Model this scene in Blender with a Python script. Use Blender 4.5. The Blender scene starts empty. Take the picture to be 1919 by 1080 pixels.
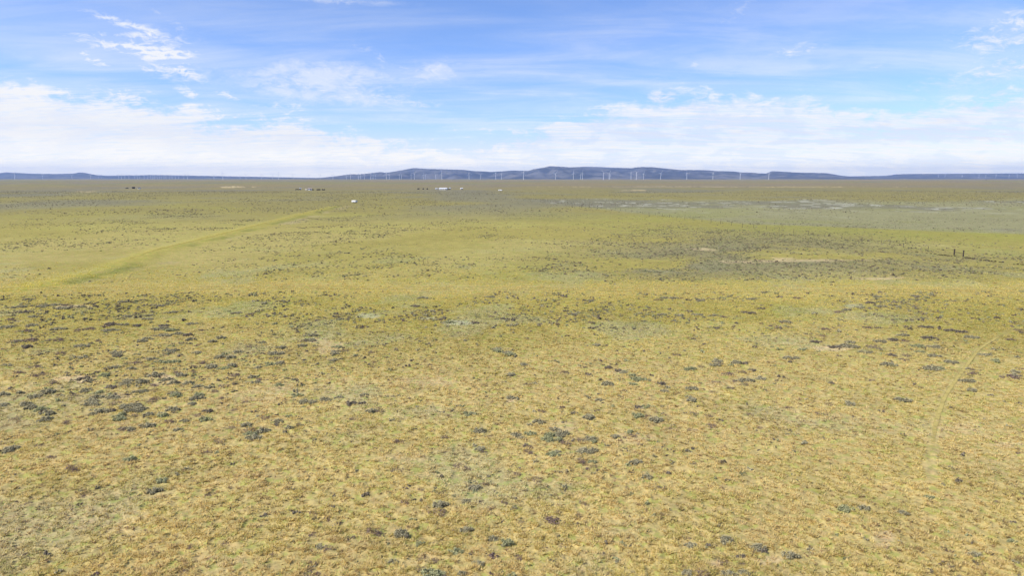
import bpy, math, random
import numpy as np
from mathutils import Vector

# ------------------------------------------------------------------ camera, world, sun, exposure
S = bpy.context.scene
COL = S.collection
F, CX, CY, HZ, H = 1279.0, 959.5, 540.0, 334.0, 18.0
P = math.atan((CY - HZ) / F)
cam = bpy.data.objects.new('camera', bpy.data.cameras.new('camera'))
COL.objects.link(cam); S.camera = cam
cam.data.sensor_width = 36; cam.data.lens = F / 1919 * 36
cam.data.clip_start = 0.5; cam.data.clip_end = 120000
cam.location = (0, 0, H); cam.rotation_euler = (math.pi / 2 - P, 0, 0)
S.view_settings.view_transform = 'Standard'; S.view_settings.look = 'None'
S.view_settings.exposure = 0.0; S.view_settings.gamma = 1
S.render.resolution_x = 1024; S.render.resolution_y = 577
try:
    S.cycles.volume_bounces = 1; S.cycles.max_bounces = 6; S.cycles.transparent_max_bounces = 12
except Exception: pass

SUN_EL, SUN_AZ = math.radians(47), math.radians(-112)      # azimuth from +Y (view direction), left is negative
sl = bpy.data.lights.new('sun', 'SUN'); sl.energy = 5.0; sl.angle = math.radians(0.55); sl.color = (1, .95, .85)
so = bpy.data.objects.new('sun', sl); COL.objects.link(so)
sdir = Vector((math.cos(SUN_EL) * math.sin(SUN_AZ), math.cos(SUN_EL) * math.cos(SUN_AZ), math.sin(SUN_EL)))
so.rotation_euler = sdir.to_track_quat('Z', 'Y').to_euler()

class NT:
    def __init__(s, tree): s.t = tree; s.n = tree.nodes; s.l = tree.links
    def link(s, v, sock):
        if isinstance(v, bpy.types.NodeSocket): s.l.new(v, sock)
        elif v is not None: sock.default_value = v
    def math(s, op, a, b=None, c=None, clamp=False):
        n = s.n.new('ShaderNodeMath'); n.operation = op; n.use_clamp = clamp
        for i, v in enumerate((a, b, c)):
            if v is not None: s.link(v, n.inputs[i])
        return n.outputs[0]
    def node(s, kind, out=0, ins=None, **props):
        n = s.n.new(kind)
        for k, v in props.items(): setattr(n, k, v)
        for k, v in (ins or {}).items(): s.link(v, n.inputs[k])
        return n.outputs[out] if out is not None else n
    def mix(s, f, a, b, mode='MIX'):
        n = s.n.new('ShaderNodeMix'); n.data_type = 'RGBA'; n.blend_type = mode
        s.link(f, n.inputs[0]); s.link(a, n.inputs[6]); s.link(b, n.inputs[7]); return n.outputs[2]
    def smooth(s, v, a, b, lo=0.0, hi=1.0):
        n = s.n.new('ShaderNodeMapRange'); n.interpolation_type = 'SMOOTHSTEP'
        s.link(v, n.inputs[0]); n.inputs[1].default_value = a; n.inputs[2].default_value = b
        n.inputs[3].default_value = lo; n.inputs[4].default_value = hi; return n.outputs[0]

def ray(px, py):
    a = (px - CX) / F; b = (CY - py) / F
    v = Vector((a, math.cos(P) + b * math.sin(P), -math.sin(P) + b * math.cos(P)))
    return v.normalized()
def azel(px, py):
    v = ray(px, py); return math.degrees(math.atan2(v.x, v.y)), math.degrees(math.asin(v.z))

W = bpy.data.worlds.new('World'); S.world = W; W.use_nodes = True
W.node_tree.nodes.clear(); w = NT(W.node_tree)
sky = w.node('ShaderNodeTexSky', None, sky_type='NISHITA', sun_disc=False, sun_elevation=SUN_EL, sun_rotation=SUN_AZ,
             air_density=1.0, dust_density=0.6, ozone_density=1.5, altitude=1900)
geo = w.node('ShaderNodeTexCoord', 'Generated')
sep = w.node('ShaderNodeSeparateXYZ', None, {0: geo})
X, Y, Z = sep.outputs
az = w.math('MULTIPLY', w.math('ARCTAN2', X, Y), 57.29578)
el = w.math('MULTIPLY', w.math('ARCSINE', Z), 57.29578)
# flat cloud-layer coordinates (streaks flatten towards the horizon like a real layer)
zz = w.math('ADD', w.math('MAXIMUM', Z, 0.0), 0.10)
pc = w.node('ShaderNodeCombineXYZ', 0, {0: w.math('DIVIDE', X, zz), 1: w.math('DIVIDE', Y, zz)})
rot = w.node('ShaderNodeMapping', 0, {'Vector': pc, 'Rotation': (0, 0, math.radians(-14)), 'Scale': (0.55, 1.5, 1)})
nA = w.node('ShaderNodeTexNoise', 0, {'Vector': rot, 'Scale': 1.5, 'Detail': 7.0, 'Roughness': .58, 'Distortion': .6})
nB = w.node('ShaderNodeTexNoise', 0, {'Vector': rot, 'Scale': 5.0, 'Detail': 6.0, 'Roughness': .62, 'Distortion': 1.0})
ae = w.node('ShaderNodeCombineXYZ', 0, {0: w.math('MULTIPLY', az, .45), 1: el})
nC = w.node('ShaderNodeTexNoise', 0, {'Vector': ae, 'Scale': .8, 'Detail': 6.0, 'Roughness': .6, 'Distortion': .5})
nD = w.node('ShaderNodeTexNoise', 0, {'Vector': ae, 'Scale': 2.2, 'Detail': 7.0, 'Roughness': .68, 'Distortion': .8}); nD_ = w.math('SUBTRACT', nD, .5)
nA_ = w.math('SUBTRACT', nA, .5); nB_ = w.math('SUBTRACT', nB, .5); nC_ = w.math('SUBTRACT', nC, .5)
# top edge of the cloud bank along the horizon, as elevation over azimuth
bank = [(-700, 150), (-200, 130), (0, 148), (70, 165), (200, 175), (330, 195), (420, 218), (560, 222), (620, 243), (800, 266), (940, 252),
        (1060, 222), (1180, 192), (1300, 172), (1500, 180), (1620, 205), (1760, 188), (1919, 160), (2400, 130)]
fc = w.n.new('ShaderNodeFloatCurve')
azn = w.math('DIVIDE', w.math('ADD', az, 60.0), 120.0)
w.link(azn, fc.inputs['Value'])
cv = fc.mapping.curves[0]; fc.mapping.use_clip = False
pts = [((azel(a, b)[0] + 60) / 120, azel(a, b)[1] / 20) for a, b in bank]
cv.points[0].location = (0, pts[0][1]); cv.points[1].location = (1, pts[-1][1])
for q in pts:
    if 0.01 < q[0] < .99: cv.points.new(*q)
fc.mapping.update()
edge = w.math('MULTIPLY', fc.outputs[0], 20.0)
e2 = w.math('ADD', w.math('SUBTRACT', edge, el), w.math('MULTIPLY', nC_, 4.0))
e2 = w.math('ADD', e2, w.math('MULTIPLY_ADD', nA_, 5.0, w.math('MULTIPLY', nD_, 3.0)))
bankm = w.smooth(e2, -.7, 1.3)
# individual clouds: px, py, rx, ry, tilt deg, strength, noise source
blobs = [(240, 45, 62, 8, -12, .75), (320, 38, 40, 8, -30, .45), (245, 90, 78, 11, -3, .85), (315, 100, 42, 20, 0, .5), (225, 66, 60, 5, 3, .55),
         (168, 106, 16, 7, -15, .9), (190, 120, 18, 5, -10, .5), (290, 135, 28, 7, -12, .8), (345, 133, 35, 11, -20, .8), (350, 174, 18, 7, -12, 1.1), (424, 179, 18, 5, -12, .8),
         (240, 183, 40, 12, -15, 1.1), (600, 150, 130, 32, 2, .62), (740, 190, 90, 12, -5, .6), (535, 198, 60, 8, 0, .45), (826, 132, 42, 20, 5, .62), (700, 100, 60, 10, -25, .3),
         (1240, 180, 26, 11, 0, 1.0), (1495, 93, 55, 14, 6, .62), (1305, 118, 28, 10, -5, .45), (1380, 25, 70, 22, 35, .3), (1655, 121, 50, 8, 5, .42),
         (1885, 62, 70, 30, 10, .75), (1860, 135, 95, 14, 9, .6), (1880, 185, 110, 18, 6, .6), (1430, 210, 90, 14, 8, .7), (650, 3, 80, 6, 0, .4), (395, 18, 40, 6, -5, .3), (57, 103, 14, 4, 0, .5), (1250, 145, 60, 10, 12, .3)]
tot = None
soft = [(595, 150, 150, 38, 2, 1.0), (700, 190, 110, 12, -4, .55), (826, 132, 40, 19, 5, .75), (1890, 62, 80, 28, 8, .7), (1495, 93, 55, 13, 6, .6), (1370, 30, 80, 26, 35, .28), (1870, 140, 110, 14, 9, .55), (1860, 188, 130, 20, 7, .6), (1250, 150, 110, 22, 14, .35), (650, 2, 110, 7, 0, .6), (260, 92, 100, 24, -4, .55), (265, 45, 90, 14, -10, .4), (1655, 121, 60, 9, 5, .4)]
tot2 = None
for (bx, by, rx, ry, tl, st) in blobs + [(q[0], q[1], q[2], q[3], q[4], -q[5]) for q in soft]:
    a0, e0 = azel(bx, by); ra = rx / F * 57.3; re = ry / F * 57.3
    dx = w.math('SUBTRACT', az, a0); dy = w.math('SUBTRACT', el, e0)
    c, s_ = math.cos(math.radians(tl)), math.sin(math.radians(tl))
    u = w.math('MULTIPLY_ADD', dx, c / ra, w.math('MULTIPLY', dy, s_ / ra))
    v = w.math('MULTIPLY_ADD', dx, -s_ / re, w.math('MULTIPLY', dy, c / re))
    g = w.math('ADD', w.math('MULTIPLY', u, u), w.math('MULTIPLY', v, v))
    g = w.math('MULTIPLY', w.math('EXPONENT', w.math('MULTIPLY', g, -0.8)), abs(st))
    if st < 0: tot2 = g if tot2 is None else w.math('ADD', tot2, g); continue
    tot = g if tot is None else w.math('ADD', tot, g)
bl = w.math('MULTIPLY', tot, w.math('ADD', w.math('MULTIPLY', nD_, 4.2), w.math('MULTIPLY_ADD', nB_, 2.6, .85)))
blm = w.smooth(bl, .0, 1.25)
softm = w.smooth(w.math('MULTIPLY', tot2, w.math('ADD', w.math('MULTIPLY', nD_, 1.5), w.math('MULTIPLY_ADD', nC_, 2.0, .9))), .02, 1.1)
veil = w.math('MULTIPLY', w.smooth(nA, .25, .85), w.smooth(el, 18.0, 5.0, .10, .60))
m = w.math('MAXIMUM', w.math('MULTIPLY', bankm, w.math('MULTIPLY_ADD', nB_, 1.5, w.smooth(az, -12.0, 12.0, .98, .80)), clamp=True), w.math('MULTIPLY', blm, .92))
m = w.math('MAXIMUM', w.math('MAXIMUM', m, w.math('MULTIPLY', softm, .62)), veil, clamp=True)
lowh = w.smooth(el, 5.5, .3)
m = w.math('MAXIMUM', m, w.math('MULTIPLY', lowh, .88))
m = w.math('MULTIPLY', m, w.smooth(el, -4.0, -1.0))
cool = w.math('MULTIPLY', w.smooth(w.math('MULTIPLY_ADD', nC_, 1.1, nA), .62, .40), w.smooth(az, -25.0, 8.0, .35, .75))
cloud = w.mix(cool, (9.9, 9.9, 9.9, 1), (8.0, 8.6, 10.0, 1))
lR, lG, lB = (w.smooth(el, 3.6, 0.0, 1.0, q) for q in (1.62, 1.50, 1.18))
cloud = w.mix(1.0, cloud, w.node('ShaderNodeCombineColor', 0, {0: lR, 1: lG, 2: lB}), 'MULTIPLY')
hs = w.mix(1.0, sky.outputs[0], (1.22, 1.42, 1.92, 1), 'MULTIPLY')
skyc = w.mix(m, hs, cloud)
bg = w.node('ShaderNodeBackground', 0, {0: skyc, 1: 0.10})
w.l.new(bg, w.node('ShaderNodeOutputWorld', None).inputs[0])

# ------------------------------------------------------------------ helpers
rng = np.random.default_rng(7); random.seed(7)
SP, CP = math.sin(P), math.cos(P)
def proj(x, y, z=0.0):
    zc = y * CP - (z - H) * SP; yc = y * SP + (z - H) * CP
    zc = np.where(zc < .1, .1, zc)
    return CX + F * x / zc, CY - F * yc / zc
def G(px, py, z=0.0):
    a = (np.asarray(px, float) - CX) / F; b = (CY - np.asarray(py, float)) / F
    dy = CP + b * SP; dz = -SP + b * CP
    t = (z - H) / dz
    return a * t, dy * t
def hsh(ix, iy, seed):
    h = (ix.astype(np.int64) * 374761393 + iy.astype(np.int64) * 668265263 + seed * 1442695041) & 0xFFFFFFFF
    h = ((h ^ (h >> 13)) * 1274126177) & 0xFFFFFFFF
    h = (h ^ (h >> 16)) & 0xFFFFFF
    return h / float(0xFFFFFF)
def vn(x, y, seed=0):
    ix = np.floor(x); iy = np.floor(y); fx = x - ix; fy = y - iy
    fx = fx * fx * (3 - 2 * fx); fy = fy * fy * (3 - 2 * fy)
    a = hsh(ix, iy, seed); b = hsh(ix + 1, iy, seed); c = hsh(ix, iy + 1, seed); d = hsh(ix + 1, iy + 1, seed)
    return (a * (1 - fx) + b * fx) * (1 - fy) + (c * (1 - fx) + d * fx) * fy
def fbm(x, y, scale, seed=0, oct=4, gain=.5):
    s = 0; amp = 1; tot_ = 0; f = 1.0 / scale
    for o in range(oct):
        c, s2 = math.cos(o * 1.1 + .4), math.sin(o * 1.1 + .4)
        s = s + amp * vn((x * c - y * s2) * f + 17.3 * o, (x * s2 + y * c) * f - 9.1 * o, seed + o); tot_ += amp
        amp *= gain; f *= 2.03
    return s / tot_
def sst(v, a, b):
    t = np.clip((v - a) / (b - a), 0, 1); return t * t * (3 - 2 * t)
def segd(x, y, pts):
    best = np.full(np.shape(x), 1e9); side = np.zeros(np.shape(x))
    for (ax, ay), (bx, by) in zip(pts[:-1], pts[1:]):
        dx, dy = bx - ax, by - ay; L = dx * dx + dy * dy
        t = np.clip(((x - ax) * dx + (y - ay) * dy) / L, 0, 1)
        d = np.hypot(x - ax - t * dx, y - ay - t * dy)
        sg = np.sign((x - ax) * dy - (y - ay) * dx)
        side = np.where(d < best, sg, side); best = np.minimum(best, d)
    return best, side

LONG = [tuple(map(float, G(a, b))) for a, b in [(60, 541), (180, 512), (300, 470), (400, 446), (500, 420), (570, 402), (628, 387)]]
CROSS = [tuple(map(float, G(a, b))) for a, b in [(-900, 560), (-250, 548), (60, 543), (500, 540), (960, 541), (1400, 545), (1919, 546), (2500, 548)]]
TRAIL = [tuple(map(float, G(a, b))) for a, b in [(1746, 900), (1744, 860), (1752, 800), (1770, 745), (1800, 702), (1835, 655), (1875, 630), (1912, 611)]]

def height(x, y):
    r = np.hypot(x, y)
    h = (fbm(x, y, 60, 3, 3) - .5) * .5 * sst(r, 20, 120)
    h = h + (fbm(x, y, 600, 5, 2) - .5) * 5 * sst(r, 500, 3000)
    d, sd = segd(x, y, LONG)
    h = h + .40 * np.exp(-(d / 3.2) ** 2) * sst(r, 100, 160)
    return h
def micro(x, y):
    r = np.hypot(x, y)
    return ((fbm(x, y, .9, 11, 2) - .5) * .05 + (sst(vn(x / .34 + 3.1, y / .34, 12), .25, .8) - .5) * .075 + (vn(x * 6.1, y * 6.1, 13) - .5) * .03) * (1 - sst(r, 60, 160))

def mesh_np(name, V, T, mat=None, color=None, link=True, smooth=False, parent=None, Q=None):
    """V (n,3); T (m,3) triangles; Q (m,4) quads; color per vertex"""
    me = bpy.data.meshes.new(name)
    V = np.ascontiguousarray(V, dtype=np.float32)
    loops = []; starts = []; n0 = 0
    if T is not None and len(T):
        T = np.asarray(T, np.int32); loops.append(T.ravel()); starts.append(np.arange(len(T), dtype=np.int32) * 3); n0 = len(T) * 3
    if Q is not None and len(Q):
        Q = np.asarray(Q, np.int32); loops.append(Q.ravel()); starts.append(n0 + np.arange(len(Q), dtype=np.int32) * 4)
    L = np.concatenate(loops); st = np.concatenate(starts).astype(np.int32)
    me.vertices.add(len(V)); me.vertices.foreach_set('co', V.ravel())
    me.loops.add(len(L)); me.loops.foreach_set('vertex_index', L)
    me.polygons.add(len(st)); me.polygons.foreach_set('loop_start', st)
    me.polygons.foreach_set('use_smooth', np.full(len(st), smooth, dtype=bool))
    me.update(calc_edges=True)
    if color is not None:
        at = me.color_attributes.new('tint', 'FLOAT_COLOR', 'POINT')
        c = np.ones((len(V), 4), np.float32); c[:, :3] = color; at.data.foreach_set('color', c.ravel())
    if mat: me.materials.append(mat)
    if not link: return me
    o = bpy.data.objects.new(name, me); COL.objects.link(o)
    if parent: o.parent = parent
    return o
def tag(o, label=None, cat=None, group=None, kind=None):
    if label: o['label'] = label
    if cat: o['category'] = cat
    if group: o['group'] = group
    if kind: o['kind'] = kind
    return o
def empty(name, loc, rz=0):
    o = bpy.data.objects.new(name, None); COL.objects.link(o); o.location = loc; o.rotation_euler.z = rz; return o

def new_mat(name):
    m_ = bpy.data.materials.new(name); m_.use_nodes = True; m_.node_tree.nodes.clear()
    return m_, NT(m_.node_tree)
def simple(name, col, rough=.7, var=.15, scale=3.0, metal=0):
    m_, n = new_mat(name)
    tc = n.node('ShaderNodeTexCoord', 'Object')
    no = n.node('ShaderNodeTexNoise', 0, {'Vector': tc, 'Scale': scale, 'Detail': 4.0})
    c = n.mix(no, tuple(x * (1 - var) for x in col) + (1,), tuple(min(1, x * (1 + var)) for x in col) + (1,))
    b = n.node('ShaderNodeBsdfPrincipled', 0, {'Base Color': c, 'Roughness': rough, 'Metallic': metal})
    n.l.new(b, n.node('ShaderNodeOutputMaterial', None).inputs[0]); return m_
def leafy(name, trans=.25, sc=14.0):
    m_, n = new_mat(name)
    c = n.node('ShaderNodeAttribute', 0, attribute_name='tint')
    d = n.node('ShaderNodeBsdfDiffuse', 0, {0: c}); t = n.node('ShaderNodeBsdfTranslucent', 0, {0: c})
    mx = n.node('ShaderNodeMixShader', 0, {0: trans, 1: d, 2: t})
    n.l.new(mx, n.node('ShaderNodeOutputMaterial', None).inputs[0]); return m_

# ------------------------------------------------------------------ ground
def ell(px, py, cx, cy, rx, ry):
    return np.exp(-(((px - cx) / rx) ** 2 + ((py - cy) / ry) ** 2))
BARE = [(1535, 487.5, 115, 2.7, .62), (1470, 484, 30, 2.2, .6), (1640, 522, 38, 2.6, .7), (1322, 467, 24, 2.2, .6), (1388, 490, 22, 3, .55),
        (1680, 520, 25, 3, .5), (318, 708, 34, 6, .8), (290, 722, 22, 4, .8), (610, 655, 26, 12, .5), (300, 716, 50, 10, .4), (33, 602, 14, 4, .8), (310, 633, 22, 3.5, .7),
        (140, 575, 28, 3, .6), (140, 712, 30, 5, .7), (235, 745, 20, 6, .5), (810, 716, 60, 10, .35), (958, 752, 18, 5, .8), (1570, 655, 32, 5, .7), (1160, 700, 25, 4, .6), (1050, 800, 30, 8, .4),
        (1340, 1060, 26, 13, .85), (1440, 1052, 30, 10, .6), (1660, 1010, 22, 22, .5), (1810, 805, 45, 10, .28), (1885, 836, 26, 4, .4), (780, 1050, 60, 26, .35),
        (1190, 822, 50, 10, .3), (200, 980, 60, 20, .2), (425, 1060, 60, 15, .2), (1350, 720, 60, 10, .3), (500, 740, 60, 20, .2), (760, 860, 50, 12, .2),
        (437, 350.3, 30, 1.0, 1.0), (165, 359, 22, .9, .5), (1190, 357, 22, 1.0, .6), (1330, 350, 240, .7, .35), (1500, 350.4, 60, .7, .5)]
COLS = dict(tan=(.490, .382, .150), gry=(.362, .296, .080), olive=(.272, .225, .078), sage=(.215, .192, .125), purp=(.285, .205, .110),
            lush=(.285, .280, .050), flat=(.295, .268, .135), white=(.62, .58, .46), bare=(.56, .42, .225), pale=(.315, .305, .20))
COLS = {k: np.array(v) for k, v in COLS.items()}
def zones(x, y):
    px, py = proj(x, y)
    r = np.hypot(x, y)
    n1 = fbm(x, y, 35, 21, 4); n2 = fbm(x, y, 9, 22, 4); n3 = fbm(x, y, 160, 23, 4); n4 = fbm(x, y, 600, 24, 4); n5 = fbm(x, y, 3, 25, 3)
    z = {}
    wob = (n1 - .5); t = py - 334
    pyw = py + wob * t * .35; pxw = px + (n1 - .5) * 160
    def fenceline(q): return np.interp(q, [850, 960, 1241, 1407, 1600, 1919, 2300], [366, 374, 405, 421, 428, 440, 452])
    fl = fenceline(px)
    # pale flat with salt spots beyond the fence
    z['flat'] = sst(px + wob * 250, 880, 1060) * sst(pyw, 371, 378) * (1 - sst(py + wob * 3, fl - 3, fl + 2))
    z['lush'] = sst(px + wob * 150, 1150, 1420) * sst(py + wob * 3, fl - 3, fl + 1) * (1 - sst(py + wob * 14, fl + 9, fl + 24))
    z['lush'] = np.maximum(z['lush'], .6 * sst(py + wob * 20, 392, 402) * (1 - sst(py + wob * 20, 408, 425)) * sst(px, 880, 1000) * (1 - sst(px, 1250, 1400)))
    z['flat'] = z['flat'] * 1.0
    z['wspot'] = z['flat'] * sst(fbm(x, y, 9, 31, 4) + .05 * (px > 1500) - .03 * (px < 1250), .60, .70) * sst(n1 * .6 + n3 * .6, .52, .72)
    # grey sage hummocks (mid right)
    z['sagemid'] = np.clip(ell(px, py, 1420, 475, 260, 40) * 1.2 + ell(px, py, 1760, 500, 200, 24) * .6 + ell(px, py, 1250, 500, 160, 25) * .7, 0, 1) * sst(n1 + .25 * n2, .42, .66) * (1 - sst(py, 520, 532))
    # far bands
    far = sst(t, 95, 45)
    z['sagefar'] = far * sst(n3 + .35 * n4, .62, .86) + .35 * sst(t, 40, 10)
    z['purp'] = sst(t, 30, 6) * sst(n4, .42, .58)
    z['tan'] = sst(py + wob * 140, 555, 760)
    z['greenp'] = sst(n1 * .6 + n2 * .4, .50, .64)
    b = np.zeros_like(px)
    for (cx, cy, rx, ry, s) in BARE:
        e = ell(px, py, cx, cy, rx * 1.25, ry * 1.25)
        b = np.maximum(b, s * sst(e * 1.05 + (n5 - .5) * 1.1 + (n2 - .5) * 1.0, .42, .80) * (e > .12))
    z['bare'] = b
    z['px'] = px; z['py'] = py; z['n'] = (n1, n2, n3, n4, n5); z['r'] = r; z['t'] = t
    return z
def gcolor(x, y, micro_amp=True):
    z = zones(x, y); n1, n2, n3, n4, n5 = z['n']; t = z['t']; px, py = z['px'], z['py']
    C = COLS
    def L(c, d, m_): m_ = np.clip(m_, 0, 1)[..., None]; return c * (1 - m_) + d * m_
    c = np.broadcast_to(C['olive'], x.shape + (3,)).copy()
    c = L(c, C['gry'], sst(t + (n3 - .5) * 60 + (n1 - .5) * 30, 22, 100))
    c = L(c, C['tan'], z['tan'] * .9)
    c = L(c, C['lush'], .36 * z['greenp'] * sst(t, 20, 90) * (1 - .35 * z['tan']))
    c = L(c, C['tan'], .35 * sst(n1 * .5 + n3 * .5, .5, .62) * sst(t, 50, 120))
    c = L(c, C['pale'], .30 * sst(n2, .55, .72) * sst(t, 100, 200))
    c = L(c, C['flat'], z['flat'] * .95)
    c = L(c, C['sage'] * .9, z['flat'] * .8 * sst(n3 * .5 + n1 * .5, .47, .58))
    c = L(c, C['lush'], z['flat'] * .22 * sst(fbm(x, y, 45, 33, 4), .54, .64))
    c = L(c, C['lush'], z['lush'] * .38)
    c = L(c, C['sage'], z['sagefar'] * .75)
    c = L(c, C['purp'], z['purp'] * .6)
    c = L(c, C['sage'] * .9, z['sagemid'] * .6)
    c = L(c, C['purp'], .14 * sst(fbm(x, y, 5, 41, 3), .60, .74) * sst(t, 120, 240))
    # the cross track strip reads as drier straw grass
    dc, _ = segd(x, y, CROSS); c = L(c, np.array((.47, .365, .120)), .68 * np.exp(-((dc + (n2 - .5) * 6) / 8.0) ** 2))
    dl, sd = segd(x, y, LONG)
    c = L(c, np.array((.41, .34, .075)), .8 * np.exp(-((dl + (n2 - .5) * 5) / 4.2) ** 2) * sst(z['r'], 90, 140))
    c = L(c, C['lush'] * .8, .9 * np.exp(-((dl - 3.8) / 2.0) ** 2) * (sd > 0) * sst(n2, .46, .62))
    c = L(c, C['bare'] * .8, .55 * np.exp(-((dl - 8) / 4.0) ** 2) * (sd > 0) * sst(n2, .52, .68))
    c = L(c, C['bare'], z['bare'])
    c = L(c, C['white'], z['wspot'] * .5)
    # pale salt puddles close behind the nearest shrubs
    for (cx, cy, rx, ry) in [(690, 593, 26, 5), (860, 606, 40, 6), (1600, 574, 22, 4), (800, 598, 20, 3)]:
        c = L(c, np.array((.42, .41, .26)), .6 * sst(ell(px, py, cx, cy, rx, ry) + (n5 - .5) * .3, .35, .7))
    br = 1 + (n5 - .5) * .16 + (n2 - .5) * .12 + (n1 - .5) * .10
    return c * br[..., None], z

def build_ground():
    py_ = np.concatenate([np.arange(1500, 600, -1.9), np.arange(600, 345, -1.0), np.arange(345, 335.2, -.5)])
    _, dd = G(CX, py_)
    rr = np.concatenate([np.linspace(.5, dd[0] * .93, 8), dd, [16000, 20000, 25000, 30000]])
    a1 = np.linspace(-42, 42, 1050); a2 = np.linspace(42, 318, 70)[1:-1]
    aa = np.radians(np.concatenate([a1, a2])); nA_, nR = len(aa), len(rr)
    R, A = np.meshgrid(rr, aa, indexing='ij'); x = R * np.sin(A); y = R * np.cos(A)
    zz_ = height(x, y) + micro(x, y)
    c, _ = gcolor(x, y)
    V = np.stack([x, y, zz_], -1).reshape(-1, 3)
    i, j = np.meshgrid(np.arange(nR - 1), np.arange(nA_), indexing='ij'); j2 = (j + 1) % nA_
    Q = np.stack([i * nA_ + j, (i + 1) * nA_ + j, (i + 1) * nA_ + j2, i * nA_ + j2], -1).reshape(-1, 4)[:, ::-1]
    ctr = len(V); V = np.vstack([V, [[0, 0, 0]]]); jj = np.arange(nA_)
    T = np.stack([np.full(nA_, ctr), jj, (jj + 1) % nA_], -1)[:, ::-1]
    col = np.vstack([c.reshape(-1, 3), [[.3, .3, .1]]])
    m_, n = new_mat('prairie_ground')
    at = n.node('ShaderNodeAttribute', 0, attribute_name='tint')
    tc = n.node('ShaderNodeTexCoord', 'Object')
    f1 = n.node('ShaderNodeTexNoise', 0, {'Vector': tc, 'Scale': 3.3, 'Detail': 6.0, 'Roughness': .7})
    f2 = n.node('ShaderNodeTexNoise', 0, {'Vector': tc, 'Scale': 1.1, 'Detail': 5.0, 'Roughness': .65})
    f3 = n.node('ShaderNodeTexNoise', 0, {'Vector': tc, 'Scale': .33, 'Detail': 6.0, 'Roughness': .7})
    v1 = n.smooth(f1, .3, .7, .70, 1.28)
    v3 = n.smooth(f3, .3, .7, .84, 1.14)
    k = n.math('MULTIPLY', v1, v3)
    c0 = n.mix(1.0, at, n.node('ShaderNodeCombineColor', 0, {0: k, 1: k, 2: k}), 'MULTIPLY')
    c0 = n.mix(n.math('MULTIPLY', n.smooth(f2, .50, .62), .65), c0, n.mix(1.0, at, (.72, .98, .55, 1), 'MULTIPLY'))
    c0 = n.mix(n.math('MULTIPLY', n.smooth(f2, .45, .36), .6), c0, n.mix(1.0, at, (1.16, 1.05, 1.15, 1), 'MULTIPLY'))
    bp = n.node('ShaderNodeBump', 0, {'Height': f1, 'Distance': .10, 'Strength': .55})
    b = n.node('ShaderNodeBsdfPrincipled', 0, {'Base Color': c0, 'Roughness': .95, 'Normal': bp, 'Specular IOR Level': .1})
    n.l.new(b, n.node('ShaderNodeOutputMaterial', None).inputs[0])
    o = mesh_np('ground', V, T, m_, col, smooth=True, Q=Q); tag(o, kind='structure')
build_ground()

def ribbon(name, pts, width, mat, lift, step=1.0, cuts=5):
    out = []
    for (ax, ay), (bx, by) in zip(pts[:-1], pts[1:]):
        n_ = max(2, int(math.hypot(bx - ax, by - ay) / step))
        for k in range(n_): out.append((ax + (bx - ax) * k / n_, ay + (by - ay) * k / n_))
    out.append(pts[-1]); a = np.array(out)
    for _ in range(20): a[1:-1] = (a[:-2] + a[1:-1] * 2 + a[2:]) / 4
    tg = np.gradient(a, axis=0); tg /= np.linalg.norm(tg, axis=1)[:, None]; nr = np.stack([tg[:, 1], -tg[:, 0]], 1)
    off = np.linspace(-.5, .5, cuts) * width
    x = a[:, 0:1] + nr[:, 0:1] * off; y = a[:, 1:2] + nr[:, 1:2] * off
    z = height(x, y) + np.maximum(micro(x, y), 0) + lift
    V = np.stack([x, y, z], -1).reshape(-1, 3); n_ = len(a)
    i, j = np.meshgrid(np.arange(n_ - 1), np.arange(cuts - 1), indexing='ij')
    Q = np.stack([i * cuts + j, i * cuts + j + 1, (i + 1) * cuts + j + 1, (i + 1) * cuts + j], -1).reshape(-1, 4)
    u = np.broadcast_to(np.linspace(0, 1, cuts), (n_, cuts)).reshape(-1)
    fd_ = np.repeat(np.clip(np.minimum(np.linspace(0, 1, n_), np.linspace(1, 0, n_)) * 5, 0, 1), cuts)
    col = np.stack([u, fd_, u * 0], 1)
    return mesh_np(name, V, None, mat, col, Q=Q, smooth=True)
def track_mat(name, c1, c2, dens, scale=.7):
    m_, n = new_mat(name)
    sc_ = n.node('ShaderNodeSeparateColor', None, {0: n.node('ShaderNodeAttribute', 0, attribute_name='tint')}); u = sc_.outputs[0]
    tc = n.node('ShaderNodeTexCoord', 'Object')
    f = n.node('ShaderNodeTexNoise', 0, {'Vector': tc, 'Scale': scale, 'Detail': 6.0, 'Roughness': .7})
    f2 = n.node('ShaderNodeTexNoise', 0, {'Vector': tc, 'Scale': scale * 5, 'Detail': 4.0, 'Roughness': .7})
    ed = n.math('SUBTRACT', 1.0, n.math('MULTIPLY', n.math('ABSOLUTE', n.math('SUBTRACT', u, .5)), 2.0))
    ed = n.math('MULTIPLY', n.smooth(ed, 0.0, .8), sc_.outputs[1])
    a = n.smooth(n.math('ADD', n.math('MULTIPLY', ed, dens), n.math('MULTIPLY_ADD', f, 1.3, -.65)), .25, .75)
    c = n.mix(f2, c1 + (1,), c2 + (1,))
    d = n.node('ShaderNodeBsdfDiffuse', 0, {0: c}); t = n.node('ShaderNodeBsdfTransparent', 0)
    n.l.new(n.node('ShaderNodeMixShader', 0, {0: a, 1: t, 2: d}), n.node('ShaderNodeOutputMaterial', None).inputs[0])
    return m_
tm = track_mat('worn_straw_track', (.36, .29, .09), (.48, .38, .13), .48, .35)
def offs(pts, d):
    a = np.array(pts); tg = np.gradient(a, axis=0); tg /= np.linalg.norm(tg, axis=1)[:, None]
    return [(p[0] + t[1] * d, p[1] - t[0] * d) for p, t in zip(a, tg)]
for d in (-1.1, 1.1):
    tag(ribbon('path', offs(CROSS, d), 1.5, tm, .03, 2.0), kind='structure')
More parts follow.
